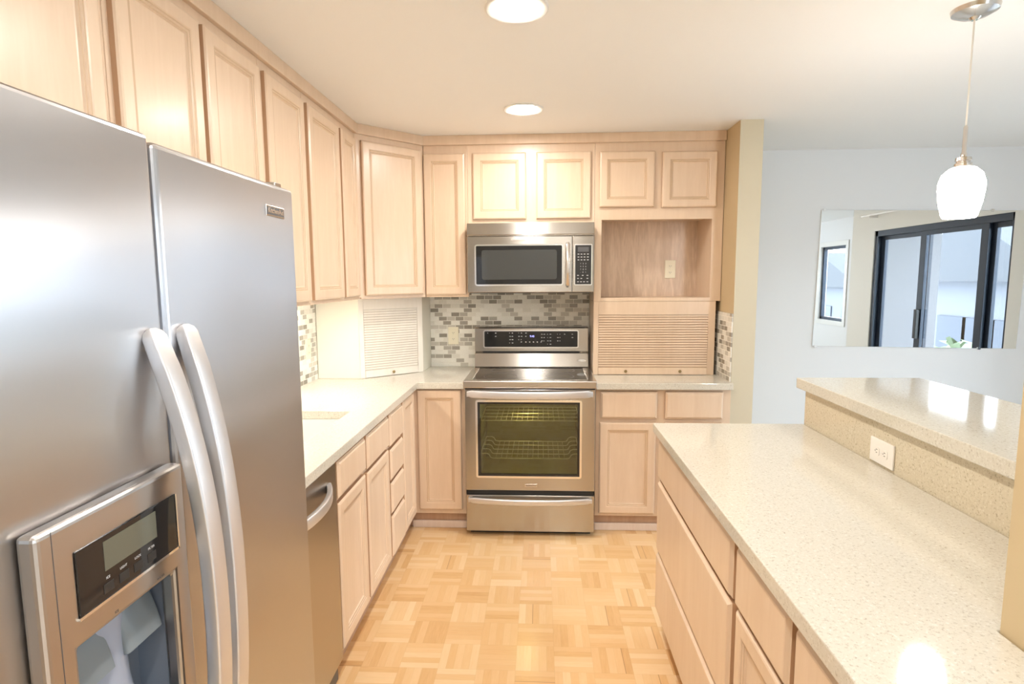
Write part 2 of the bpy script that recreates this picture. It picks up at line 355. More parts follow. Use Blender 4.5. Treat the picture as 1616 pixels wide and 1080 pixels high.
def window(name, axis, pos, a0, a1, z0, z1, label, fm, mull=1):
    r = empty(name, (pos, (a0+a1)/2, z0) if axis == 'x' else ((a0+a1)/2, pos, z0)); struct(r, label, 'window')
    def bx(mb, a, b_, d0, d1, c, d):
        return mb.box(pos+d0, pos+d1, a, b_, c, d) if axis == 'x' else mb.box(a, b_, pos+d0, pos+d1, c, d)
    f = MB(); t_ = .045
    bx(f, a0, a0+t_, .02, .07, z0, z1); bx(f, a1-t_, a1, .02, .07, z0, z1); bx(f, a0, a1, .02, .07, z0, z0+t_); bx(f, a0, a1, .02, .07, z1-t_, z1)
    for k in range(1, mull): c_ = a0+(a1-a0)*k/mull; bx(f, c_-.02, c_+.02, .02, .07, z0, z1)
    rebase(obj('window_frame', f, fm, r), r)
    c = MB(); s_ = -1 if pos > 0 else 1
    for (a, b_, cc, d) in ((a0-.07, a0, z0-.07, z1+.07), (a1, a1+.07, z0-.07, z1+.07), (a0, a1, z0-.07, z0), (a0, a1, z1, z1+.07)):
        bx(c, a, b_, *sorted((0 if s_ < 0 else .1, .015*s_ + (0 if s_ < 0 else .1))), cc, d)
    rebase(obj('casing', c, WHITEPAINT, r, .002), r)
    rebase(obj('pane', bx(MB(), a0+t_, a1-t_, .042, .046, z0+t_, z1-t_), GLASS, r), r)
window('window_1', 'x', XR2, -1.26, -.52, .84, 1.98, 'narrow dark framed window with white casing seen at the left of the mirror', DARKFRAME)
window('added_window_2', 'y', YR-.1, 1.5, 3.3, .6, 2.1, 'added wide window behind the camera, out of view, for more daylight', DARKFRAME, 2)  # added opening out of view, brings in daylight from behind
def paneldoor():
    r = empty('door_1', (-.1, YR, 0)); struct(r, 'white panelled door on the wall behind the camera', 'door')
    x0, x1 = -.5, .32
    rebase(obj('door_leaf', MB().box(x0, x1, YR+.002, YR+.035, .01, 2.03), WHITEPAINT, r, .003), r)
    for a, b_ in ((x0+.10, -.12), (-.06, x1-.10)):
        for c, d in ((.2, .9), (1.0, 1.45), (1.55, 1.88)):
            rebase(obj('door_panel', MB().box(a, b_, YR+.035, YR+.043, c, d), WHITEPAINT, r, .006), r)
    c = MB().box(x0-.08, x0, YR+.002, YR+.02, 0, 2.11).box(x1, x1+.08, YR+.002, YR+.02, 0, 2.11).box(x0, x1, YR+.002, YR+.02, 2.03, 2.11)
    rebase(obj('casing', c, WHITEPAINT, r, .003), r)
    rebase(obj('door_knob', MB().lathe([(0, YR+.09), (.02, YR+.088), (.028, YR+.075), (.02, YR+.06), (.01, YR+.055), (.01, YR+.04), (.028, YR+.038), (.028, YR+.0355)], .26, .98, 16, 'y'), NICKEL, r, smooth=True), r)
paneldoor()
struct(obj('baseboard_dining', MB().box(1.23, XR, YD-.015, YD, 0, .09), WHITEPAINT, bevel=.003), 'white baseboard along the dining wall', 'baseboard')

# crown boards over the wall cabinets
cb = MB()
A_, B_ = (-1.03, 3.22), (-.715, 3.54)
cb.prism([(XL, -.3), (-1.012, -.3), (-1.012, 3.2125), (-.7075, 3.522), (1.098, 3.522), (1.098, 3.60), (-.74, 3.60), (-1.09, 3.245), (-1.09, -.2), (XL, -.2)], 2.322, ZC)
struct(obj('trim_1', cb, MAPLE, bevel=.003), 'flat maple crown board running along the tops of the wall cabinets', 'trim')

# ------------------------------------------------------------------ cabinet fronts (local: x right, -y front, z up)
def rings(mb, x0, x1, z0, z1, rg, y0):
    n = len(mb.v)
    for ins, d in rg:
        mb.v += [(x0+ins, y0+d, z0+ins), (x1-ins, y0+d, z0+ins), (x1-ins, y0+d, z1-ins), (x0+ins, y0+d, z1-ins)]
    k = len(rg)
    for i in range(k-1):
        for j in range(4): q = (j+1) % 4; mb.f.append((n+i*4+j, n+i*4+q, n+i*4+4+q, n+i*4+4+j))
    mb.f.append(tuple(n+(k-1)*4+j for j in range(4))); mb.f.append((n+3, n+2, n+1, n))
    return mb
def door_rings(w_, h_):
    s = min(.056, w_*.24)
    return [(0, 0), (0, -.014), (.004, -.019), (.009, -.021), (s-.012, -.021), (s-.009, -.0185), (s-.004, -.0185), (s-.001, -.015), (s+.004, -.015), (s+.007, -.010), (s+.012, -.0095)]
def drawer_rings(): return [(0, 0), (0, -.016), (.004, -.018), (.010, -.025), (.014, -.026)]
def front(kind, x0, x1, z0, z1, root, m=None, y=0):
    rg = door_rings(x1-x0, z1-z0) if kind == 'door' else drawer_rings()
    o = obj({'door': 'door', 'drawer': 'drawer_front', 'false': 'false_drawer_front', 'lid': 'drawer_front'}[kind], rings(MB(), x0, x1, z0, z1, rg, y), m or MAPLE, root)
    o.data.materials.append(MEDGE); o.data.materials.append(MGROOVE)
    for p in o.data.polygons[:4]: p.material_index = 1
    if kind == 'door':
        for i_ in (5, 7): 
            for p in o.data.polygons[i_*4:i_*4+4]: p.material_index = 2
    return o
def cabinet(name, label, loc, rz, w_, d_, z0, z1, fronts, toe=False, cat='cabinet', m=None, hollow=False, group=None):
    r = empty(name, loc, rz); tag(r, label, cat, group)
    m = m or MAPLE
    b = MB()
    if hollow:
        b.box(.001, .019, .02, d_, .105, z1).box(w_-.019, w_-.001, .02, d_, .105, z1).box(.019, w_-.019, .02, d_, .105, .123).box(.019, w_-.019, d_-.012, d_, .123, z1)
    elif toe: b.box(.001, w_-.001, .02, d_, .105, z1)
    else: b.box(.001, w_-.001, .02, d_, z0+.026, z1)
    obj('carcass', b, m, r)
    ff = MB(); zb = .105 if toe else z0     # face frame: stiles, rails between the fronts
    zs = sorted({zb, z1}); ff.box(0, w_, 0, .02, zb, z1)
    if not toe: ff.box(0, w_, .02, .03, z0, z0+.026)
    obj('face_frame', ff, m, r, .0015)
    if toe:
        obj('toe_kick', MB().box(0, w_, .045, .06, 0, .105), TOEW, r)
    for f in fronts: front(*f, r)
    return r
# left run (faces +x): local x = world y
XF = -.755
def left(name, label, y0, y1, z0, z1, fronts, **k): 
    x = k.pop('x', XF); d = k.pop('d', .60)
    return cabinet(name, label, (x, y0, 0), PI/2, y1-y0, d, z0, z1, [(f[0], f[1]-y0, f[2]-y0, f[3], f[4]) for f in fronts], **k)
left('sink_base_cabinet', 'light maple sink base cabinet with two doors next to the dishwasher', 1.95, 2.665, 0, .875,
     [('false', 1.968, 2.288, .722, .860), ('false', 2.318, 2.655, .712, .860), ('door', 1.968, 2.288, .135, .702), ('door', 2.318, 2.655, .135, .695)], toe=True, hollow=True)
left('drawer_base_cabinet', 'narrow light maple base cabinet with four stacked drawers', 2.667, 2.94, 0, .875,
     [('drawer', 2.682, 2.928, .700, .862), ('drawer', 2.682, 2.928, .530, .683), ('drawer', 2.682, 2.928, .360, .514), ('drawer', 2.682, 2.928, .135, .344)], toe=True)
def corner_base():
    r = empty('corner_base_cabinet', (XF, 3.29, 0)); tag(r, 'maple corner base cabinet with angled two-leaf door left of the range', 'cabinet')
    pts = [(XL+.01, 2.942), (-.775, 2.942), (-.775, 3.31), (-.446, 3.31), (-.446, YB-.01), (XL+.01, YB-.01)]
    rebase(obj('carcass', MB().prism(pts, .105, .875), MAPLE, r), r)
    f = MB().prism([(-.775, 2.942), (XF, 2.942), (XF, 3.29), (-.446, 3.29), (-.446, 3.31), (-.775, 3.31)], .105, .875)
    rebase(obj('face_frame', f, MAPLE, r, .001), r)
    rebase(obj('toe_kick', MB().prism([(-.815, 2.942), (-.80, 2.942), (-.80, 3.335), (-.446, 3.335), (-.446, 3.35), (-.815, 3.35)], 0, .105), TOEW, r), r)
    a = front('door', 0, .268, .135, .866, r); a.rotation_euler = (0, 0, PI/2); a.location = (0, 2.96-3.29, 0)
    tag(front('door', XF+.026-XF, -.468-XF, .135, .866, r), 'door leaf facing the camera')
corner_base()
# back run right of the range
cabinet('wide_base_cabinet', 'light maple base cabinet right of the range with two drawers over doors', (.322, 3.29, 0), 0, .776, .575, 0, .875,
        [('drawer', .027, .354, .703, .860), ('drawer', .400, .728, .703, .860), ('door', .023, .350, .125, .680), ('door', .400, .728, .125, .680)], toe=True)
# shoe mouldings
sm = obj('trim_2', MB().box(.322, 1.098, 3.318, 3.334, 0, .045), SHOE, bevel=.004); struct(sm, 'pale shoe moulding below the base cabinet right of the range', 'trim')
sm = obj('trim_3', MB().box(-.785, -.447, 3.318, 3.334, 0, .045), SHOE, bevel=.004); struct(sm, 'pale shoe moulding below the corner cabinet left of the range', 'trim')

# left wall cabinets
UX = -1.03
left('wall_cabinet', 'short maple wall cabinet above the fridge, nearest the camera', .44, 1.365, 1.80, 2.322, [('door', .47, .895, 1.82, 2.28), ('door', .915, 1.337, 1.82, 2.28)], x=UX, d=.33)
left('wall_cabinet', 'maple double door wall cabinet rising behind the fridge top', 1.367, 2.12, 1.405, 2.322, [('door', 1.384, 1.735, 1.425, 2.285), ('door', 1.760, 2.102, 1.425, 2.285)], x=UX, d=.33)
left('wall_cabinet', 'single door maple wall cabinet just beyond the top right corner of the fridge', 2.122, 2.502, 1.405, 2.322, [('door', 2.145, 2.488, 1.425, 2.285)], x=UX, d=.33)
left('wall_cabinet', 'maple wall cabinet with one wide and one narrow door beside the corner cabinet', 2.504, 3.21, 1.405, 2.322, [('door', 2.530, 2.915, 1.425, 2.285), ('door', 2.950, 3.175, 1.425, 2.285)], x=UX, d=.33)
# diagonal corner wall cabinet
def diag(name, label, A, B, pts, z0, z1, m):
    ang = math.atan2(B[1]-A[1], B[0]-A[0]); L = math.hypot(B[0]-A[0], B[1]-A[1])
    r = empty(name, (A[0], A[1], 0), ang)
    tag(r, label, 'cabinet')
    rebase(obj('carcass', MB().prism(pts, z0, z1), m, r, .001), r)
    return r, L
r, L = diag('corner_wall_cabinet', 'diagonal maple corner wall cabinet with one tall door', A_, B_, [(XL+.001, 3.212), (-1.0305, 3.2125), (-.7155, 3.535), (-.7155, YB-.002), (XL+.001, YB-.002)], 1.415, 2.322, MAPLE)
obj('face_frame', MB().box(.003, L-.003, -.004, .012, 1.405, 2.322), MAPLE, r, .0015)
front('door', .028, L-.03, 1.425, 2.29, r, MAPLE, y=-.004)
# diagonal appliance garage
GA, GB = (-1.095, 3.372), (-.768, 3.652)
r, L = diag('corner_appliance_garage', 'white-washed corner appliance garage with slatted roll-up door and one knob', GA, GB, [(XL+.008, 3.374), (-1.097, 3.374), (-.770, 3.654), (-.755, YB-.008), (XL+.008, YB-.008)], .916, 1.404, CREAM)
SLATGAP = plain('slat_groove_maple', (.46, .29, .18), .5)
SLATGAPW = plain('slat_groove_washed', (.60, .52, .43), .5)
def tambour(x0, x1, z0, z1, r, m, knobs, y=-.002):
    pr = [(y+.012, z0)]; n = int((z1-z0-.045)/.0150); h = (z1-z0-.045)/n
    pr += [(y-.006, z0), (y-.006, z0+.043), (y+.003, z0+.045)]
    for i in range(n):
        b0 = z0+.045+i*h; pr += [(y+.003, b0+.0032), (y-.002, b0+.0034), (y-.003, b0+h*.5), (y-.002, b0+h-.0012), (y+.003, b0+h-.0010)]
    pr += [(y+.012, z1)]
    t_ = obj('tambour_door', MB().extx(pr, x0, x1), m, r, smooth=True, angle=25)
    t_.data.materials.append(SLATGAP if m is MAPLE else SLATGAPW)
    for p in t_.data.polygons:
        zc = [t_.data.vertices[v].co for v in p.vertices]
        if len(zc) == 4 and (sum(v.y for v in zc)/4 > y+.002) and sum(v.z for v in zc)/4 > z0+.03: p.material_index = 1
    for kx in knobs:
        obj('knob', MB().lathe([(0, y-.026), (.006, y-.025), (.0095, y-.020), (.007, y-.013), (.004, y-.010), (.004, y-.005)], kx, z0+.022, 12, 'y'), BRASS, r, smooth=True)
obj('face_frame', MB().box(0, .030, -.006, .006, .916, 1.404).box(L-.036, L, -.006, .006, .916, 1.404).box(.030, L-.036, -.006, .006, 1.335, 1.404), GARAGE, r, .001)
tambour(.032, L-.038, .918, 1.334, r, GARAGE, [L/2-.002], y=-.004+.002)
# back wall cabinets
cabinet('wall_cabinet', 'narrow single door maple wall cabinet left of the microwave', (-.713, 3.54, 0), 0, .268, .333, 1.405, 2.322, [('door', .002, .255, 1.420, 2.272)])
cabinet('wall_cabinet', 'short maple wall cabinet with two doors directly above the microwave', (-.444, 3.54, 0), 0, .772, .333, 1.852, 2.322, [('door', .034, .358, 1.878, 2.272), ('door', .420, .748, 1.878, 2.272)])
def hutch():
    r = empty('wall_cabinet', (.329, 3.54, 0)); tag(r, 'maple wall cabinet with two square doors over an open microwave niche', 'cabinet')
    W = .768
    obj('carcass', MB().box(.001, W-.001, .02, .333, 1.885, 2.322).box(.001, .04, .02, .333, 1.376, 1.885).box(.703, W-.001, .02, .333, 1.376, 1.885).box(.04, .703, .02, .333, 1.376, 1.393), MAPLE, r)
    f = MB().box(0, W, 0, .02, 1.868, 2.322).box(0, .043, 0, .02, 1.374, 1.868).box(.703, W, 0, .02, 1.374, 1.868).box(.043, .703, 0, .02, 1.374, 1.396)
    obj('face_frame', f, MAPLE, r, .001)
    obj('back_panel', MB().box(.04, .703, .315, .327, 1.393, 1.885), NICHEW, r)
    front('door', .027, .354, 1.942, 2.268, r); front('door', .398, .722, 1.936, 2.262, r)
hutch()
def garage2():
    r = empty('appliance_garage', (.329, 3.54, 0)); tag(r, 'maple appliance garage on the counter with wide slatted roll-up door and two knobs', 'cabinet')
    obj('carcass', MB().box(.002, .030, .02, .32, .916, 1.373).box(.702, .727, .02, .32, .916, 1.373).box(.03, .702, .02, .32, 1.30, 1.373), MAPLE, r)
    obj('face_frame', MB().box(0, .031, 0, .02, .916, 1.373).box(.701, .742, 0, .02, .916, 1.373).box(.031, .701, 0, .02, 1.290, 1.373), MAPLE, r, .001)
    tambour(.032, .700, .918, 1.289, r, MAPLE, [.200, .533], y=.004)
garage2()

# island cabinets (face -x): local x = -world y
IX = .510
def isl(label, ya, yb, fronts):      # ya > yb
    return cabinet('island_base_cabinet', label, (IX, ya, 0), -PI/2, ya-yb, .565, 0, .875, [(f[0], ya-f[1], ya-f[2], f[3], f[4]) for f in fronts], toe=True, group='island base cabinets')
a = isl('island base cabinet with three wide drawers at the far end', 2.33, 1.392, [('drawer', 2.312, 1.408, .695, .856), ('drawer', 2.312, 1.408, .385, .682), ('drawer', 2.312, 1.408, .125, .372)])
b = isl('island base cabinet with one drawer over a door, middle of the island', 1.390, 1.062, [('drawer', 1.376, 1.074, .700, .856), ('door', 1.376, 1.074, .125, .685)])
c = isl('island base cabinet with one drawer over a door nearest the camera', 1.060, .732, [('drawer', 1.047, .745, .700, .856), ('door', 1.047, .745, .125, .685)])
for q in (a, b, c):
    for ch in q.children:
        if ch.name.startswith('carcass'):    # keep clear of the wall end
            pass

# ------------------------------------------------------------------ countertops
def slab(xs, ys, filled, z0, z1):
    mb = MB(); nx, ny = len(xs), len(ys); idx = {}
    def v(i, j, k):
        if (i, j, k) not in idx: idx[(i, j, k)] = len(mb.v); mb.v.append((xs[i], ys[j], (z0, z1)[k]))
        return idx[(i, j, k)]
    ok = lambda i, j: 0 <= i < nx-1 and 0 <= j < ny-1 and filled((xs[i]+xs[i+1])/2, (ys[j]+ys[j+1])/2)
    for i in range(nx-1):
        for j in range(ny-1):
            if not ok(i, j): continue
            mb.f.append((v(i,j,1), v(i+1,j,1), v(i+1,j+1,1), v(i,j+1,1))); mb.f.append((v(i,j,0), v(i,j+1,0), v(i+1,j+1,0), v(i+1,j,0)))
            for di, dj, a_, b_ in ((-1,0,(i,j+1),(i,j)), (1,0,(i+1,j),(i+1,j+1)), (0,-1,(i,j),(i+1,j)), (0,1,(i+1,j+1),(i,j+1))):
                if not ok(i+di, j+dj): mb.f.append((v(*a_,0), v(*b_,0), v(*b_,1), v(*a_,1)))
    return mb
lc = slab([XL+.002, -1.26, -.875, -.722, -.446], [1.397, 2.02, 2.53, 3.252, YB-.008], lambda x, y: not (-1.26 < x < -.875 and 2.02 < y < 2.53) and not (x > -.722 and y < 3.252), .877, .915)
tag(obj('countertop', lc, QUARTZ, bevel=.003), 'L-shaped cream quartz countertop with sink cutout left of the range', 'countertop')
tag(obj('countertop', MB().box(.322, 1.098, 3.252, YB-.002, .877, .915), QUARTZ, bevel=.003), 'short cream quartz countertop between the range and the wing wall', 'countertop')
ic = slab([.470, .780, 1.083], [.20, .953, 2.352], lambda x, y: not (x > .780 and y < .953), .877, .915)
tag(obj('countertop', ic, QUARTZ, bevel=.003), 'long cream speckled quartz countertop of the island', 'countertop')
# sink
sk = empty('sink', (-1.07, 2.275, .70)); tag(sk, 'pale undermount sink basin set into the left countertop', 'sink')
sb = slab([-1.275, -1.262, -.873, -.86], [2.005, 2.018, 2.532, 2.545], lambda x, y: not (-1.262 < x < -.873 and 2.018 < y < 2.532), .72, .8765)
n_ = len(sb.v); sb.box(-1.275, -.86, 2.005, 2.545, .705, .72)
rebase(obj('basin', sb, SINKM, sk, .004), sk)
rebase(obj('drain', MB().lathe([(0, .7215), (.03, .7215), (.042, .7235), (.045, .7205)], -1.07, 2.28, 24), NICKEL, sk, smooth=True), sk)
# knee wall with raised bar
kw = empty('breakfast_bar', (1.25, 1.65, 0)); tag(kw, 'raised cream quartz breakfast bar ledge behind the island counter', 'counter')
rebase(obj('knee_wall', MB().box(1.110, 1.230, .953, 2.345, 0, 1.063), GREYWALL, kw), kw)
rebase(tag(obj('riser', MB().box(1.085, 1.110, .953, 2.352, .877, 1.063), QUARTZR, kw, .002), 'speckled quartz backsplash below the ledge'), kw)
rebase(obj('ledge', MB().box(1.055, 1.545, .953, 2.372, 1.063, 1.105), QUARTZ, kw, .003), kw)

# ------------------------------------------------------------------ mosaic backsplashes
def tilepanel(label, loc, rz, w_, h_, notch=None):
    o = obj('tile_backsplash', MB().box(0, w_, -.007, 0, 0, h_), TILES); o.location = loc; o.rotation_euler = (0, 0, rz)
    return tag(o, label, 'backsplash')
tilepanel('grey and cream mosaic tile backsplash behind the range', (-.754, YB-.001, .9155), 0, .754+.328, 1.45-.9155)
tilepanel('grey and cream mosaic tile backsplash on the left wall beside the fridge', (XL+.001, 1.40, .9155), PI/2, 3.368-1.40, 1.402-.9155)
tilepanel('small mosaic tile backsplash on the wing wall, right end of the counter', (1.099, 3.862, .9155), -PI/2, 3.862-3.302, 1.31-.9155)

# ------------------------------------------------------------------ outlets
def outlet(label, loc, rz, w_, h_, horiz=False, m=IVORY):
    r = empty('wall_outlet', loc, rz); tag(r, label, 'outlet', None)
    obj('cover_plate', MB().box(-w_/2, w_/2, -.006, 0, -h_/2, h_/2), m, r, .002)
    for s in (-1, 1):
        cx_, cz_ = (s*.021, 0) if horiz else (0, s*.021)
        fc = MB(); pts = [(cx_+a_, cz_+b_) for a_, b_ in rrect(.0135, .0135, .006)]
        n = len(fc.v); k = len(pts); fc.v += [(p[0], -.008, p[1]) for p in pts] + [(p[0], -.006, p[1]) for p in pts]
        fc.f.append(tuple(range(k)))
        for i in range(k): fc.f.append((i, (i+1) % k, k+(i+1) % k, k+i))
        f = obj('socket', fc, m, r)
        sl = MB()
        for dx in (-.005, .005):
            if horiz: sl.box(cx_-.003, cx_+.004, -.0085, -.0079, cz_+dx-.001, cz_+dx+.001)
            else: sl.box(cx_+dx-.001, cx_+dx+.001, -.0085, -.0079, cz_-.003, cz_+.004)
        sl.box(cx_-.0085 if horiz else cx_-.0015, cx_-.0055 if horiz else cx_+.0015, -.0085, -.0079, cz_-.0015 if horiz else cz_-.009, cz_+.0015 if horiz else cz_-.006)
        obj('slots', sl, SLOT, f)
    obj('screw', MB().lathe([(0, -.0075), (.002, -.0072), (.0025, -.006)], 0, 0, 10, 'y'), m, r)
outlet('ivory outlet on the mosaic tile left of the range', (-.597, YB-.0075, 1.130), 0, .072, .120)
outlet('ivory outlet inside the open wood niche', (.859, 3.54+.314, 1.573), 0, .070, .118)
outlet('ivory outlet on the left wall tile beside the fridge', (XL+.0075, 3.235, 1.115), PI/2, .072, .118)
outlet('white horizontal outlet on the breakfast bar riser', (1.0845, 1.810, .962), -PI/2, .122, .078, True, WHITEPL)

# ------------------------------------------------------------------ refrigerator
def fridge():
    r = empty('refrigerator', (-.98, .93, 0)); tag(r, 'stainless steel side-by-side refrigerator with ice and water dispenser', 'refrigerator')
    R = lambda o: rebase(o, r)
    y0, y1, ys, xf = .462, 1.392, .882, -.603
    R(obj('body', MB().box(-1.34, -.668, y0+.012, y1-.004, .03, 1.715), FRIDGESIDE, r, .004))
    R(obj('base_grille', MB().box(-.69, -.655, y0+.02, y1-.02, .02, .10), BLACK, r, .004))
    # right door
    R(tag(obj('door', MB().box(-.664, xf, ys+.0045, y1, .11, 1.735), STEEL_F, r, .010, seg=4), 'wide right door of the fresh food side'))
    # left door with dispenser opening: z .82-1.245, y .60-.845
    dl = MB(); a, b_, c, d = .615, .842, .82, 1.215
    for q in ((y0, a, .11, 1.743), (b_, ys-.0045, .11, 1.743), (a, b_, .11, c), (a, b_, d, 1.743)): pass
    ysl = [y0, a, b_, ys-.0045]; zsl = [.11, c, d, 1.743]
    m_ = slab(ysl, zsl, lambda y, z: not (a < y < b_ and c < z < d), -.664, xf)
    m_.v = [(v[2], v[0], v[1]) for v in m_.v]
    R(tag(obj('door', m_, STEEL_F, r, .008, seg=3), 'narrow left freezer door with dispenser'))
    # seal behind gap
    R(obj('door_seal', MB().box(-.668, -.655, ys-.02, ys+.02, .12, 1.71), DKGREY, r))
    R(obj('hinge_cover', MB().prism([(-.74, 1.30), (-.63, 1.335), (-.625, 1.375), (-.74, 1.385)], 1.7152, 1.7152+.006).prism([(-.70, 1.335), (-.625, 1.345), (-.622, 1.372), (-.70, 1.378)], 1.735, 1.748), NICKEL, r, .002))
    # handles
    def handle(yc, base, ztop, peak, zp):
        zb = 2*zp-ztop; P = []; S = []
        for i in range(41):
            u = {0: 0, 1: .006, 2: .015, 38: .985, 39: .994, 40: 1}.get(i, i/40); z = ztop+(zb-ztop)*u
            q = (2*u-1); x = base + (peak-base)*(1-abs(q)**2.3)
            P.append((x, yc, z)); S.append({0: .35, 1: .72, 2: .9}.get(min(i, 40-i), 1.0))
        return MB().sweep(P, rrect(.0185, .012, .004, 3), (0, 1, 0), S)
    for yc, pk in ((.843, -.523), (.925, -.538)):
        h = R(obj('door_handle', handle(yc, -.598, 1.445, pk, .98), HANDLE, r, smooth=True))
        for z in (1.425, .535): R(obj('handle_post', MB().box(-.606, -.592, yc-.010, yc+.010, z-.014, z+.014), HANDLE, r, .003))
    # badge
    bd = R(obj('badge', MB().box(xf, xf+.003, 1.244, 1.332, 1.660, 1.684), NICKEL, r, .001)); bf = R(obj('badge_face', MB().box(xf+.003, xf+.0036, 1.247, 1.329, 1.663, 1.681), DKGREY, r))
    tx = text('KitchenAid', .0165, CHROME, r, (xf+.0038, 1.288, 1.6725), PI/2, 'badge_lettering'); R(tx)
    # dispenser: housing is proud of the door
    ho = empty('dispenser', (0, 0, 0)); ho.parent = r; R(ho)
    H = lambda o: o
    xp = -.575
    hs = slab([.590, .612, .636, .822, .848, .862], [.800, .83, 1.062, 1.228], lambda y, z: not (.636 < y < .822 and z < 1.062 and z > .83) , -.601, xp)
    hs.v = [(v[2], v[0], v[1]) for v in hs.v]
    obj('bezel', hs, STEEL_D, ho, .007, seg=3)
    obj('seam', MB().box(xp, xp+.0004, .611, .6118, .80, 1.226), DKGREY, ho)
    obj('control_window', MB().box(xp, xp+.0022, .640, .832, 1.100, 1.186), BLACKGLASS, ho, .001)
    obj('window_trim', MB().box(xp, xp+.0032, .638, .834, 1.0965, 1.1005).box(xp, xp+.0032, .832, .835, 1.0965, 1.186), CHROME, ho)
    obj('display', MB().box(xp+.0022, xp+.0026, .684, .786, 1.138, 1.178), LCD, ho)
    for i, (yy, s1) in enumerate(((.688, 'ICE'), (.716, 'LIGHT'), (.744, 'LOCK'), (.772, 'FILTER'))):
        text(s1, .0048, PRINT, ho, (xp+.0024, yy, 1.128), PI/2, 'button_lettering', .0001)
        obj('button', MB().box(xp+.0022, xp+.0028, yy-.009, yy+.009, 1.108, 1.121), BLACK, ho, .0005)
    for yy, s1 in ((.700, 'ICE'), (.790, 'WATER')): text(s1, .005, DKGREY, ho, (xp+.0004, yy, 1.072), PI/2, 'button_lettering', .0001)
    cav = MB(); e = .006     # cavity walls
    cav.box(-.66, -.585, .615, .615+e, .82, 1.10).box(-.66, -.585, .842-e, .842, .82, 1.10).box(-.662, -.656, .615, .842, .82, 1.215).box(-.66, -.602, .615, .842, 1.20, 1.214).box(-.66, -.60, .615, .842, .82, .83)
    obj('cavity', cav, CAVITY, ho)
    def paddle(yc, name, m):
        mb = MB(); P = [(-.640, yc, 1.08), (-.625, yc, 1.04), (-.612, yc, 1.0), (-.606, yc, .975)]
        return obj(name, mb.sweep(P, rrect(.038, .006, .005, 3), (0, 1, 0)), m, ho, smooth=True)
    paddle(.685, 'ice_paddle', PADDLE); paddle(.785, 'water_paddle', PADDLE)
    ch = MB(); n = len(ch.v)
    ch.lathe([(.050, 1.10), (.046, 1.02), (.050, .93), (.060, .86)], -.655, .735, 24)
    ch.v = [(min(-.600, max(-.6555, v[0])), v[1], v[2]) for v in ch.v]
    obj('chute', ch, PADDLEL, ho, smooth=True)
    tr = MB().box(-.655, -.545, .640, .822, .800, .812)
    obj('drip_tray', tr, DKGREY, ho, .003)
    gr = MB()
    for i in range(9): gr.box(-.65, -.55, .650+i*.020, .655+i*.020, .812, .816)
    obj('tray_grille', gr, NICKEL, ho)
fridge()

# ------------------------------------------------------------------ dishwasher
def dishwasher():
    r = empty('dishwasher', (-1.05, 1.67, 0)); tag(r, 'stainless steel dishwasher with bowed handle beside the fridge', 'dishwasher')
    R = lambda o: rebase(o, r)
    R(obj('body', MB().box(-1.33, -.757, 1.40, 1.944, .03, .872), DKGREY, r))
    R(obj('door', MB().box(-.757, -.734, 1.40, 1.946, .115, .868), STEEL_D, r, .004))
    R(obj('toe_panel', MB().box(-.80, -.79, 1.40, 1.944, .0, .115), BLACK, r))
    P = []
    for i in range(25):
        u = i/24; P.append((-.735+.052*(1-abs(2*u-1)**2.2), 1.875-.42*u, .800))
    R(obj('handle', MB().sweep(P, rrect(.017, .009, .004, 3), (0, 0, 1)), HANDLE, r, smooth=True))
dishwasher()

# ------------------------------------------------------------------ range
def frame_yz(x0, x1, z0, z1, hx0, hx1, hz0, hz1, y0, y1):
    m_ = slab([x0, hx0, hx1, x1], [z0, hz0, hz1, z1], lambda x, z: not (hx0 < x < hx1 and hz0 < z < hz1), y0, y1)
    m_.v = [(v[0], v[2], v[1]) for v in m_.v]; return m_
def bezel(x0, x1, z0, z1, t_, y0, y1, rad=.012):
    mb = MB(); cx_, cz_ = (x0+x1)/2, (z0+z1)/2; o = rrect((x1-x0)/2, (z1-z0)/2, rad, 5); i_ = rrect((x1-x0)/2-t_, (z1-z0)/2-t_, max(rad-t_, .002), 5); k = len(o)
    for y in (y0, y1):
        mb.v += [(cx_+p[0], y, cz_+p[1]) for p in o] + [(cx_+p[0], y, cz_+p[1]) for p in i_]
    for j in range(k):
        q = (j+1) % k
        mb.f += [(j, q, k+q, k+j), (2*k+j, 3*k+j, 3*k+q, 2*k+q), (j, 2*k+j, 2*k+q, q), (k+j, k+q, 3*k+q, 3*k+j)]
    return mb
def rplate(x0, x1, z0, z1, y0, y1, rad=.012):
    mb = MB(); cx_, cz_ = (x0+x1)/2, (z0+z1)/2; o = rrect((x1-x0)/2, (z1-z0)/2, rad, 5); k = len(o)
    mb.v += [(cx_+p[0], y0, cz_+p[1]) for p in o] + [(cx_+p[0], y1, cz_+p[1]) for p in o]
    mb.f += [tuple(range(k)), tuple(reversed(range(k, 2*k)))]
    for j in range(k): q = (j+1) % k; mb.f.append((j, q, k+q, k+j))
    return mb
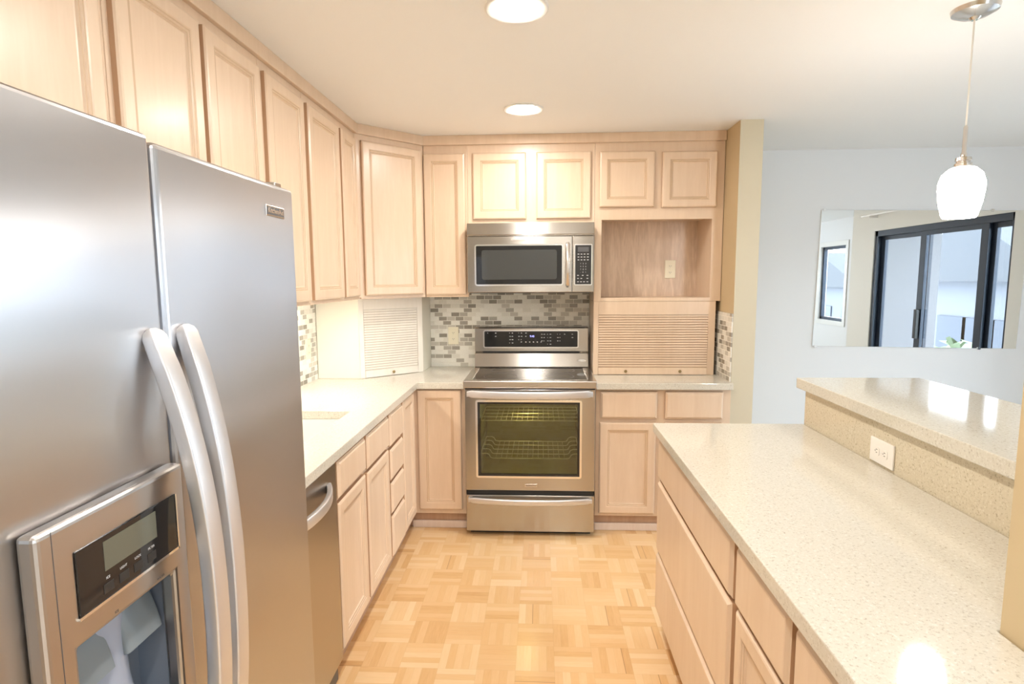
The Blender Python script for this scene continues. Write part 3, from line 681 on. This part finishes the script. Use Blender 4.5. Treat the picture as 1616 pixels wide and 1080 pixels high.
def kitchen_range():
    r = empty('range', (-.062, 3.5, 0)); tag(r, 'stainless steel freestanding electric range with lit oven window', 'range')
    R = lambda o: rebase(o, r)
    xc = -.062; x0, x1 = xc-.378, xc+.378; yf = 3.215
    # side shell with open oven cavity
    body = MB().box(x0, x0+.02, 3.25, 3.84, .04, .895).box(x1-.02, x1, 3.25, 3.84, .04, .895).box(x0, x1, 3.82, 3.84, .04, .895).box(x0, x1, 3.25, 3.84, .04, .27)
    body.box(x0+.02, x1-.02, 3.25, 3.27, .835, .895)
    R(obj('body', body, DKGREY, r))
    CAVM = plain('oven_enamel', (.30, .31, .20), .3)
    cx0, cx1 = xc-.30, xc+.30
    cv = MB().box(cx0-.01, cx0, 3.256, 3.70, .33, .84).box(cx1, cx1+.01, 3.256, 3.70, .33, .84).box(cx0, cx1, 3.70, 3.71, .33, .84).box(cx0, cx1, 3.256, 3.70, .32, .33).box(cx0, cx1, 3.256, 3.70, .84, .85)
    R(obj('oven_cavity', cv, CAVM, r))
    for a0_, a1_ in ((cx0, cx0+.010), (cx1-.010, cx1)):
        rs = MB().box(a0_, a1_, 3.275, 3.285, .34, .70).box(a0_, a1_, 3.67, 3.68, .34, .70)
        for zz in (.42, .55, .66): rs.box(a0_, a1_, 3.285, 3.67, zz, zz+.008)
        R(obj('rack_guide', rs, NICKEL, r))
    R(obj('oven_light', MB().lathe([(0, .822), (.03, .825), (.036, .8395)], xc-.02, 3.315, 16), OVENL, r))
    # door
    wx0, wx1, wz0, wz1 = -.366, .228, .368, .812
    dr = R(obj('oven_door', frame_yz(x0+.002, x1-.002, .282, .884, wx0, wx1, wz0, wz1, yf, yf+.033), STEEL_R, r, .003))
    a_ = obj('window_bezel', bezel(wx0-.010, wx1+.010, wz0-.010, wz1+.010, .012, yf-.003, yf+.002, .014), CHROME, dr)
    obj('window_border', bezel(wx0-.001, wx1+.001, wz0-.001, wz1+.001, .016, yf+.002, yf+.006, .012), BLACKGLASS, dr)
    obj('window_glass', MB().box(wx0+.006, wx1-.006, yf+.007, yf+.011, wz0+.006, wz1-.006), OVENG, dr)
    def hbar(z, hh, out, nm, par):
        P = []; S = []
        for i in range(31):
            u = i/30; x = x0+.020+(x1-x0-.040)*u
            P.append((x, yf-.012-out*(1-abs(2*u-1)**2.5), z+.004*(abs(2*u-1)**2))); S.append(.6 if i in (0, 30) else 1)
        o = obj(nm, MB().sweep(P, rrect(hh, .010, .007, 4), (0, 0, 1), S), HANDLE, par, smooth=True)
        for sx_ in (x0+.028, x1-.028): obj('handle_mount', MB().box(sx_-.012, sx_+.012, yf-.014, yf+.001, z-hh*.7, z+hh*.7), HANDLE, par, .002)
        return o
    hbar(.857, .0215, .035, 'handle', dr)
    bd = obj('badge', MB().box(xc-.034+.004, xc+.042, yf-.002, yf, .306, .322), NICKEL, dr, .001)
    text('KitchenAid', .0135, DKGREY, dr, (xc+.006, yf-.0024, .3145), 0, 'badge_lettering')
    # drawer
    dw = R(obj('storage_drawer', MB().box(x0+.003, x1-.003, yf+.003, yf+.03, .030, .252), STEEL_R, r, .003))
    hbar(.224, .017, .030, 'handle', dw)
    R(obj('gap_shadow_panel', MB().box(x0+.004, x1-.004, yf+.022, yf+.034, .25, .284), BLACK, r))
    R(obj('plinth', MB().box(x0+.02, x1-.02, 3.27, 3.80, 0, .04), BLACK, r))
    # cooktop
    ct = R(obj('cooktop_rim', slab([x0-.004, x0+.045, x1-.045, x1+.004], [3.196, 3.262, 3.70, 3.722], lambda x, y: not (x0+.045 < x < x1-.045 and 3.262 < y < 3.70), .893, .936), STEEL_T, r, .005, seg=3))
    obj('cooktop_glass', MB().box(x0+.045, x1-.045, 3.262, 3.70, .905, .9335), COOKGLASS, ct)
    for bx_, by_, br in ((-.24, 3.37, .10), (-.24, 3.60, .075), (.115, 3.37, .085), (.115, 3.60, .10), (-.062, 3.61, .06)):
        obj('burner_ring', MB().lathe([(br-.0016, .9336), (br-.0016, .9339), (br, .9339), (br, .9336)], bx_, by_, 40), DKGREY, ct)
    # backguard
    bg_ = R(obj('backguard', MB().extx([(3.722, .936), (3.706, .938), (3.730, 1.026), (3.75, 1.030), (3.75, 1.034), (3.735, 1.038), (3.735, 1.190), (3.742, 1.199), (3.84, 1.199), (3.84, .90), (3.722, .90)], x0+.006, x1-.002), STEEL_R, r, .002))
    obj('vent_slot', MB().box(x0+.06, x1-.06, 3.732, 3.736, 1.0275, 1.0375), BLACK, bg_)
    bz = obj('display_bezel', bezel(-.378, .252, 1.060, 1.180, .008, 3.731, 3.736, .014), CHROME, bg_)
    cpn = obj('control_panel', rplate(-.372, .246, 1.066, 1.174, 3.7325, 3.7345, .010), BLACKGLASS, bg_)
    text('9:40', .017, DISPB, cpn, (-.055, 3.732, 1.138), 0, 'clock_digits')
    mk = MB(); rnd = random.Random(3)
    for gx, gn in ((-.350, 1), (-.300, 2), (-.205, 4), (-.145, 3), (-.10, 2), (.005, 3), (.045, 4), (.11, 3), (.155, 1), (.205, 2)):
        for q in range(gn):
            zz = 1.158-.022*q-(.008 if gx > 0 else 0)
            for e in range(2 if gn > 2 else 1): mk.box(gx+e*.016, gx+e*.016+rnd.choice((.004, .008, .010)), 3.7319, 3.7325, zz, zz+.004)
    for gx in (-.13, -.10, -.075, -.05, -.025, 0): mk.box(gx, gx+.008, 3.7319, 3.7325, 1.098, 1.103)
    obj('panel_markings', mk, PRINT, cpn)
    mk = obj('oval_badge', MB().lathe([(0, 3.7135), (.030, 3.7135), (.032, 3.720)], .290-.02, .975, 28, 'y'), CHROME, bg_)
    mk.data.transform(Matrix.Diagonal((1, 1, 1, 1)))
    for v_ in mk.data.vertices: v_.co.z = .980+(v_.co.z-.975)*.28; v_.co.y = v_.co.y+.0015
kitchen_range()
WIRE = plain('plated_rack_wire', (.85, .84, .80), .35, .4)
def rack(label, z, off):
    r = empty('oven_rack', (-.062, 3.48, z)); tag(r, label, 'oven rack', 'oven racks')
    x0, x1 = -.295, .295; mb = MB(); W = x1-x0
    def wire(y, rr):
        if off: P = [(x0, y, .03), (x0+.035, y, .03), (x0+.050, y, .024), (x0+.062, y, .003), (x0+.075, y, 0), (x1-.075, y, 0), (x1-.062, y, .003), (x1-.05, y, .024), (x1-.035, y, .03), (x1, y, .03)]
        else: P = [(x0, y, 0), (x1, y, 0)]
        mb.sweep(P, circ(rr, 6), (0, 1, 0))
    for y in (-.19, -.10, -.01, .08, .17): wire(y, .0030)
    obj('crossbars', mb, WIRE, r, smooth=True)
    m2 = MB()
    for i in range(14):
        x = x0+.09+i*(W-.18)/13; m2.tube([(x, -.19, -.003), (x, .17, -.003)], .0013, seg=5)
    obj('thin_wires', m2, WIRE, r)
    m3 = MB()
    for sx_ in (x0+.002, x1-.002): m3.tube([(sx_, -.19, .03 if off else 0), (sx_, .17, .03 if off else 0)], .003)
    obj('side_wires', m3, WIRE, r)
rack('upper flat wire oven rack behind the oven glass', .682, False)
rack('lower dropped wire oven rack behind the oven glass', .452, True)

# ------------------------------------------------------------------ microwave
def microwave():
    r = empty('microwave', (-.062, 3.65, 1.43)); tag(r, 'stainless steel over-the-range microwave with black window and keypad', 'microwave')
    R = lambda o: rebase(o, r)
    xc = -.0605; x0, x1 = xc-.380, xc+.380; yf = 3.448
    R(obj('housing', MB().box(x0+.004, x1-.004, yf+.03, 3.85, 1.434, 1.848), STEEL_R, r, .002))
    R(obj('underside', MB().box(x0+.01, x1-.01, yf+.05, 3.83, 1.428, 1.434), DKGREY, r))
    R(obj('vent_strip', MB().extx([(yf+.030, 1.772), (yf+.002, 1.772), (yf+.002, 1.776), (yf-.002, 1.780), (yf+.004, 1.848), (yf+.030, 1.848)], x0, x1), STEEL_R, r, .001))
    xs_ = .190
    wx0, wx1, wz0, wz1 = -.388, .130, 1.482, 1.714
    dr = R(obj('door', MB().box(x0, xs_-.001, yf, yf+.029, 1.434, 1.768), STEEL_R, r, .003))
    obj('window_bezel', bezel(wx0-.008, wx1+.008, wz0-.008, wz1+.008, .009, yf-.003, yf+.001, .016), CHROME, dr)
    obj('window', rplate(wx0, wx1, wz0, wz1, yf-.0015, yf, .010), BLACKGLASS, dr)
    obj('window_screen', rplate(wx0+.035, wx1-.032, wz0+.030, wz1-.026, yf-.002, yf-.0015, .012), plain('smoked_screen', (.05, .052, .05), .10, spec=.7), dr)
    P = [(.163, yf-.004-.030*(1-abs(2*i/24-1)**2.4), 1.728-.262*i/24) for i in range(25)]
    obj('handle', MB().sweep(P, rrect(.0125, .008, .006, 4), (1, 0, 0), [.6]+[1]*23+[.6]), NICKEL, dr, smooth=True)
    obj('badge', MB().box(-.178, -.088, yf-.002, yf, 1.742, 1.756), NICKEL, dr, .001)
    text('KitchenAid', .0125, WHITEPAINT, dr, (-.133, yf-.0024, 1.7497), 0, 'badge_lettering')
    cp_ = R(obj('control_housing', MB().box(xs_+.001, x1, yf, yf+.029, 1.434, 1.768), STEEL_R, r, .003))
    px0, px1, pz0, pz1 = .207, .304, 1.480, 1.714
    obj('panel_bezel', bezel(px0-.005, px1+.005, pz0-.005, pz1+.005, .006, yf-.003, yf+.001, .008), CHROME, cp_)
    kp = obj('keypad', rplate(px0, px1, pz0, pz1, yf-.0015, yf, .004), BLACK, cp_)
    obj('display', rplate(px0+.016, px1-.016, pz1-.040, pz1-.012, yf-.002, yf-.0015, .002), DKGREY, kp)
    for rr, row in enumerate(('1 2 3', '4 5 6', '7 8 9', '- 0 +')):
        text(row, .011, PRINT, kp, ((px0+px1)/2, yf-.0022, 1.604-.0172*rr), 0, 'key_lettering', .0001, spacing=1.6)
    mk = MB()
    for zz, xs2 in ((1.660, (.222, .240, .258, .278)), (1.643, (.222, .240, .258, .278)), (1.626, (.222, .240, .258, .278)), (1.534, (.220, .248, .276)), (1.516, (.220, .240, .276)), (1.496, (.220, .238, .256, .276))):
        for x in xs2: mk.box(x, x+.010, yf-.0019, yf-.0015, zz-.0022, zz+.0022)
    obj('key_markings', mk, PRINT, kp)
microwave()

# ------------------------------------------------------------------ lights
def downlight(x, y, label):
    r = empty('recessed_downlight', (x, y, ZC)); tag(r, label, 'ceiling light', 'recessed kitchen downlights')
    obj('trim_ring', MB().lathe([(.102, 0), (.102, -.004), (.098, -.007), (.082, -.006), (.074, -.001), (.074, 0)], 0, 0, 40), WHITEPAINT, r, smooth=True)
    obj('lens', MB().lathe([(0, -.006), (.04, -.0055), (.073, -.003)], 0, 0, 40), LENS, r, smooth=True)
downlight(-.086, 3.018, 'round recessed ceiling light farther away, nearer the range')
downlight(-.075, 1.925, 'larger looking round recessed ceiling light at the top edge of the photo')
downlight(-.075, .85, 'added round recessed ceiling light above the camera, out of view')  # added lamp out of view, brightens the kitchen
downlight(-.075, -.40, 'added round recessed ceiling light behind the camera, out of view')  # another added lamp, unseen, for more light on the kitchen
for i, y in enumerate((1.75, 2.75)):
    u = empty('under_cabinet_light', (-1.17, y, 1.431)); tag(u, ('under-cabinet light bar over the counter beside the fridge', 'under-cabinet light bar over the counter beside the sink')[i], 'light', 'under-cabinet light bars')
    obj('housing', MB().box(-.03, .03, -.36, .36, -.010, -.001), WHITEPL, u, .002)
    obj('lens', MB().box(-.024, .024, -.34, .34, -.014, -.0105), STRIPM, u)
def dome():
    r = empty('added_fill_light', (.35, -1.5, ZC)); tag(r, 'added round fill light on the ceiling behind the camera, out of view', 'ceiling light')  # added lamp out of view, front fill for the back elevation
    obj('base', MB().lathe([(0, -.001), (.19, -.001), (.19, -.02), (.18, -.03), (.17, -.03)], 0, 0, 40), NICKEL, r, smooth=True)
    obj('shade', MB().lathe([(.175, -.03), (.165, -.06), (.12, -.09), (.06, -.105), (0, -.11)], 0, 0, 40), emit('fill_dome_glow', (1, .96, .90, 1), 16.0), r, smooth=True)
dome()
def pendant():
    r = empty('pendant_light', (1.405, 2.02, 1.711)); tag(r, 'pendant lamp with white tulip glass shade above the breakfast bar', 'pendant light')
    z0 = 1.708
    H = ZC-z0
    obj('canopy', MB().lathe([(0, H-.040), (.010, H-.040), (.017, H-.032), (.042, H-.027), (.063, H-.016), (.067, H-.001), (0, H-.001)], 0, 0, 36), NICKEL, r, smooth=True)
    obj('cord', MB().lathe([(.0028, .30), (.0028, H-.04)], 0, 0, 10), WHITEPL, r)
    obj('stem', MB().lathe([(.004, .30), (.0065, .295), (.0065, .215), (.009, .21), (.009, .20)], 0, 0, 14, cap=True), NICKEL, r, smooth=True)
    obj('cap', MB().lathe([(.010, .200), (.022, .197), (.023, .187), (.020, .185), (.020, .180), (.025, .178), (.025, .165), (.012, .164)], 0, 0, 24), NICKEL, r, smooth=True)
    obj('shade', MB().lathe([(.022, .168), (.038, .162), (.056, .144), (.0645, .116), (.065, .092), (.060, .050), (.050, .008), (.045, .000), (.025, -.001), (.0, -.001)], 0, 0, 36), SHADE, r, smooth=True)
pendant()

# ------------------------------------------------------------------ mirror and curtain rod
mr = empty('wall_mirror', (2.60, YD, 1.02)); tag(mr, 'large frameless wall mirror on the dining wall reflecting the glass door', 'mirror')
g = obj('glass', MB().box(-.682, .700, -.008, -.002, 0, .945), MIRROR, mr, .002)
mr.rotation_euler = (0, .014, 0)
for px_ in (-.66, .45): 
    for pz_ in (0, .945): obj('clip', MB().box(px_-.01, px_+.01, -.012, -.001, pz_-.008, pz_+.008), CHROME, mr)
cr_ = empty('curtain_rod', (XR-.08, 2.9, 2.17)); tag(cr_, 'white curtain rod above the sliding glass door, seen in the mirror', 'curtain rod')
obj('rod', MB().tube([(0, -1.25, 0), (0, 1.1, 0)], .012), WHITEPL, cr_, smooth=True)
for y in (-1.1, -.35, .95): obj('bracket', MB().box(-.006, .079, y-.008, y+.008, -.03, .0), WHITEPL, cr_)

# ------------------------------------------------------------------ outside, seen through the glass door in the mirror
SIDING = plain('grey_house_siding', (.11, .12, .145), .8); ROOFM = plain('grey_roof', (.05, .055, .065), .8); DECK = plain('balcony_concrete', (.30, .30, .31), .8)
struct(obj('balcony_floor', MB().box(XR+.1, 5.6, YJ, 4.9, -.12, -.01), DECK), 'concrete balcony floor outside the glass door', 'balcony')
struct(obj('ground', MB().box(4.7, 60, -40, 60, -3.2, -3.1), plain('street_ground', (.42, .44, .42), .9)), 'ground outside', 'ground')
struct(obj('added_balcony_shade', MB().box(XR+.1, 5.6, YJ, 4.9, 2.45, 2.6), DECK), 'added slab over the balcony that shades the return wall', 'balcony')  # added slab, keeps sky light off the return wall
rl = empty('balcony_railing', (5.5, 3.2, 0)); tag(rl, 'dark metal balcony railing outside the sliding door', 'railing')
rebase(obj('top_rail', MB().box(5.48, 5.53, 1.62, 4.9, 1.0, 1.04).box(5.485, 5.525, 1.62, 4.9, .06, .09), DARKFRAME, rl), rl)
for i in range(27):
    rebase(obj('baluster', MB().box(5.497, 5.513, 1.70+i*.12, 1.716+i*.12, -.01, 1.0), DARKFRAME, rl), rl)
def house(x, y, w_, d_, h_, label, rh=1.4):
    r = empty('house', (x, y, -3.1)); tag(r, label, 'house')
    obj('walls', MB().box(0, d_, -w_/2, w_/2, 0, h_), SIDING, r)
    obj('roof', MB().extx([(-w_/2-.4, h_), (w_/2+.4, h_), (0, h_+rh)], -.4, d_+.4), ROOFM, r)
    for k in range(3): obj('window', MB().box(-.05, .0, -w_/2+1+k*(w_-2.6)/2, -w_/2+1.9+k*(w_-2.6)/2, h_-2.0, h_-.8), DARKFRAME, r)
house(9.4, -4.6, 4.2, 5, 4.5, 'grey neighbouring house nearest the balcony')
house(12, -16.5, 6, 6, 4.2, 'grey house farthest away, in line with the narrow window')
house(17, -3.5, 8, 6, 4.4, 'grey neighbouring house farther off to the right in the mirror')
def shrub(x, y, z, s, label):
    mb = MB(); rn = random.Random(int(x*10))
    for i in range(700):
        a_ = rn.uniform(0, 2*PI); t_ = math.acos(rn.uniform(-1, 1)); rr = s*rn.uniform(.75, 1.05)
        p = Vector((rr*math.sin(t_)*math.cos(a_), rr*math.sin(t_)*math.sin(a_), rr*1.2*math.cos(t_)+s)); d1 = Vector((rn.uniform(-1,1), rn.uniform(-1,1), rn.uniform(-1,1))).normalized()*s*.13; d2 = d1.cross(Vector((rn.random(), rn.random(), 1))).normalized()*s*.08
        n = len(mb.v); mb.v += [tuple(p-d1), tuple(p+d2), tuple(p+d1), tuple(p-d2)]; mb.f.append((n, n+1, n+2, n+3))
    r = empty('tree', (x, y, z)); tag(r, label, 'tree')
    obj('foliage', mb, plain('dull_leaves', (.13, .17, .10), .7), r)
    obj('trunk', MB().lathe([(.10, 0), (.07, s)], 0, 0, 8, cap=True), TOEW, r)
shrub(7.1, -2.3, -3.1, 1.6, 'bushy green tree outside the balcony')
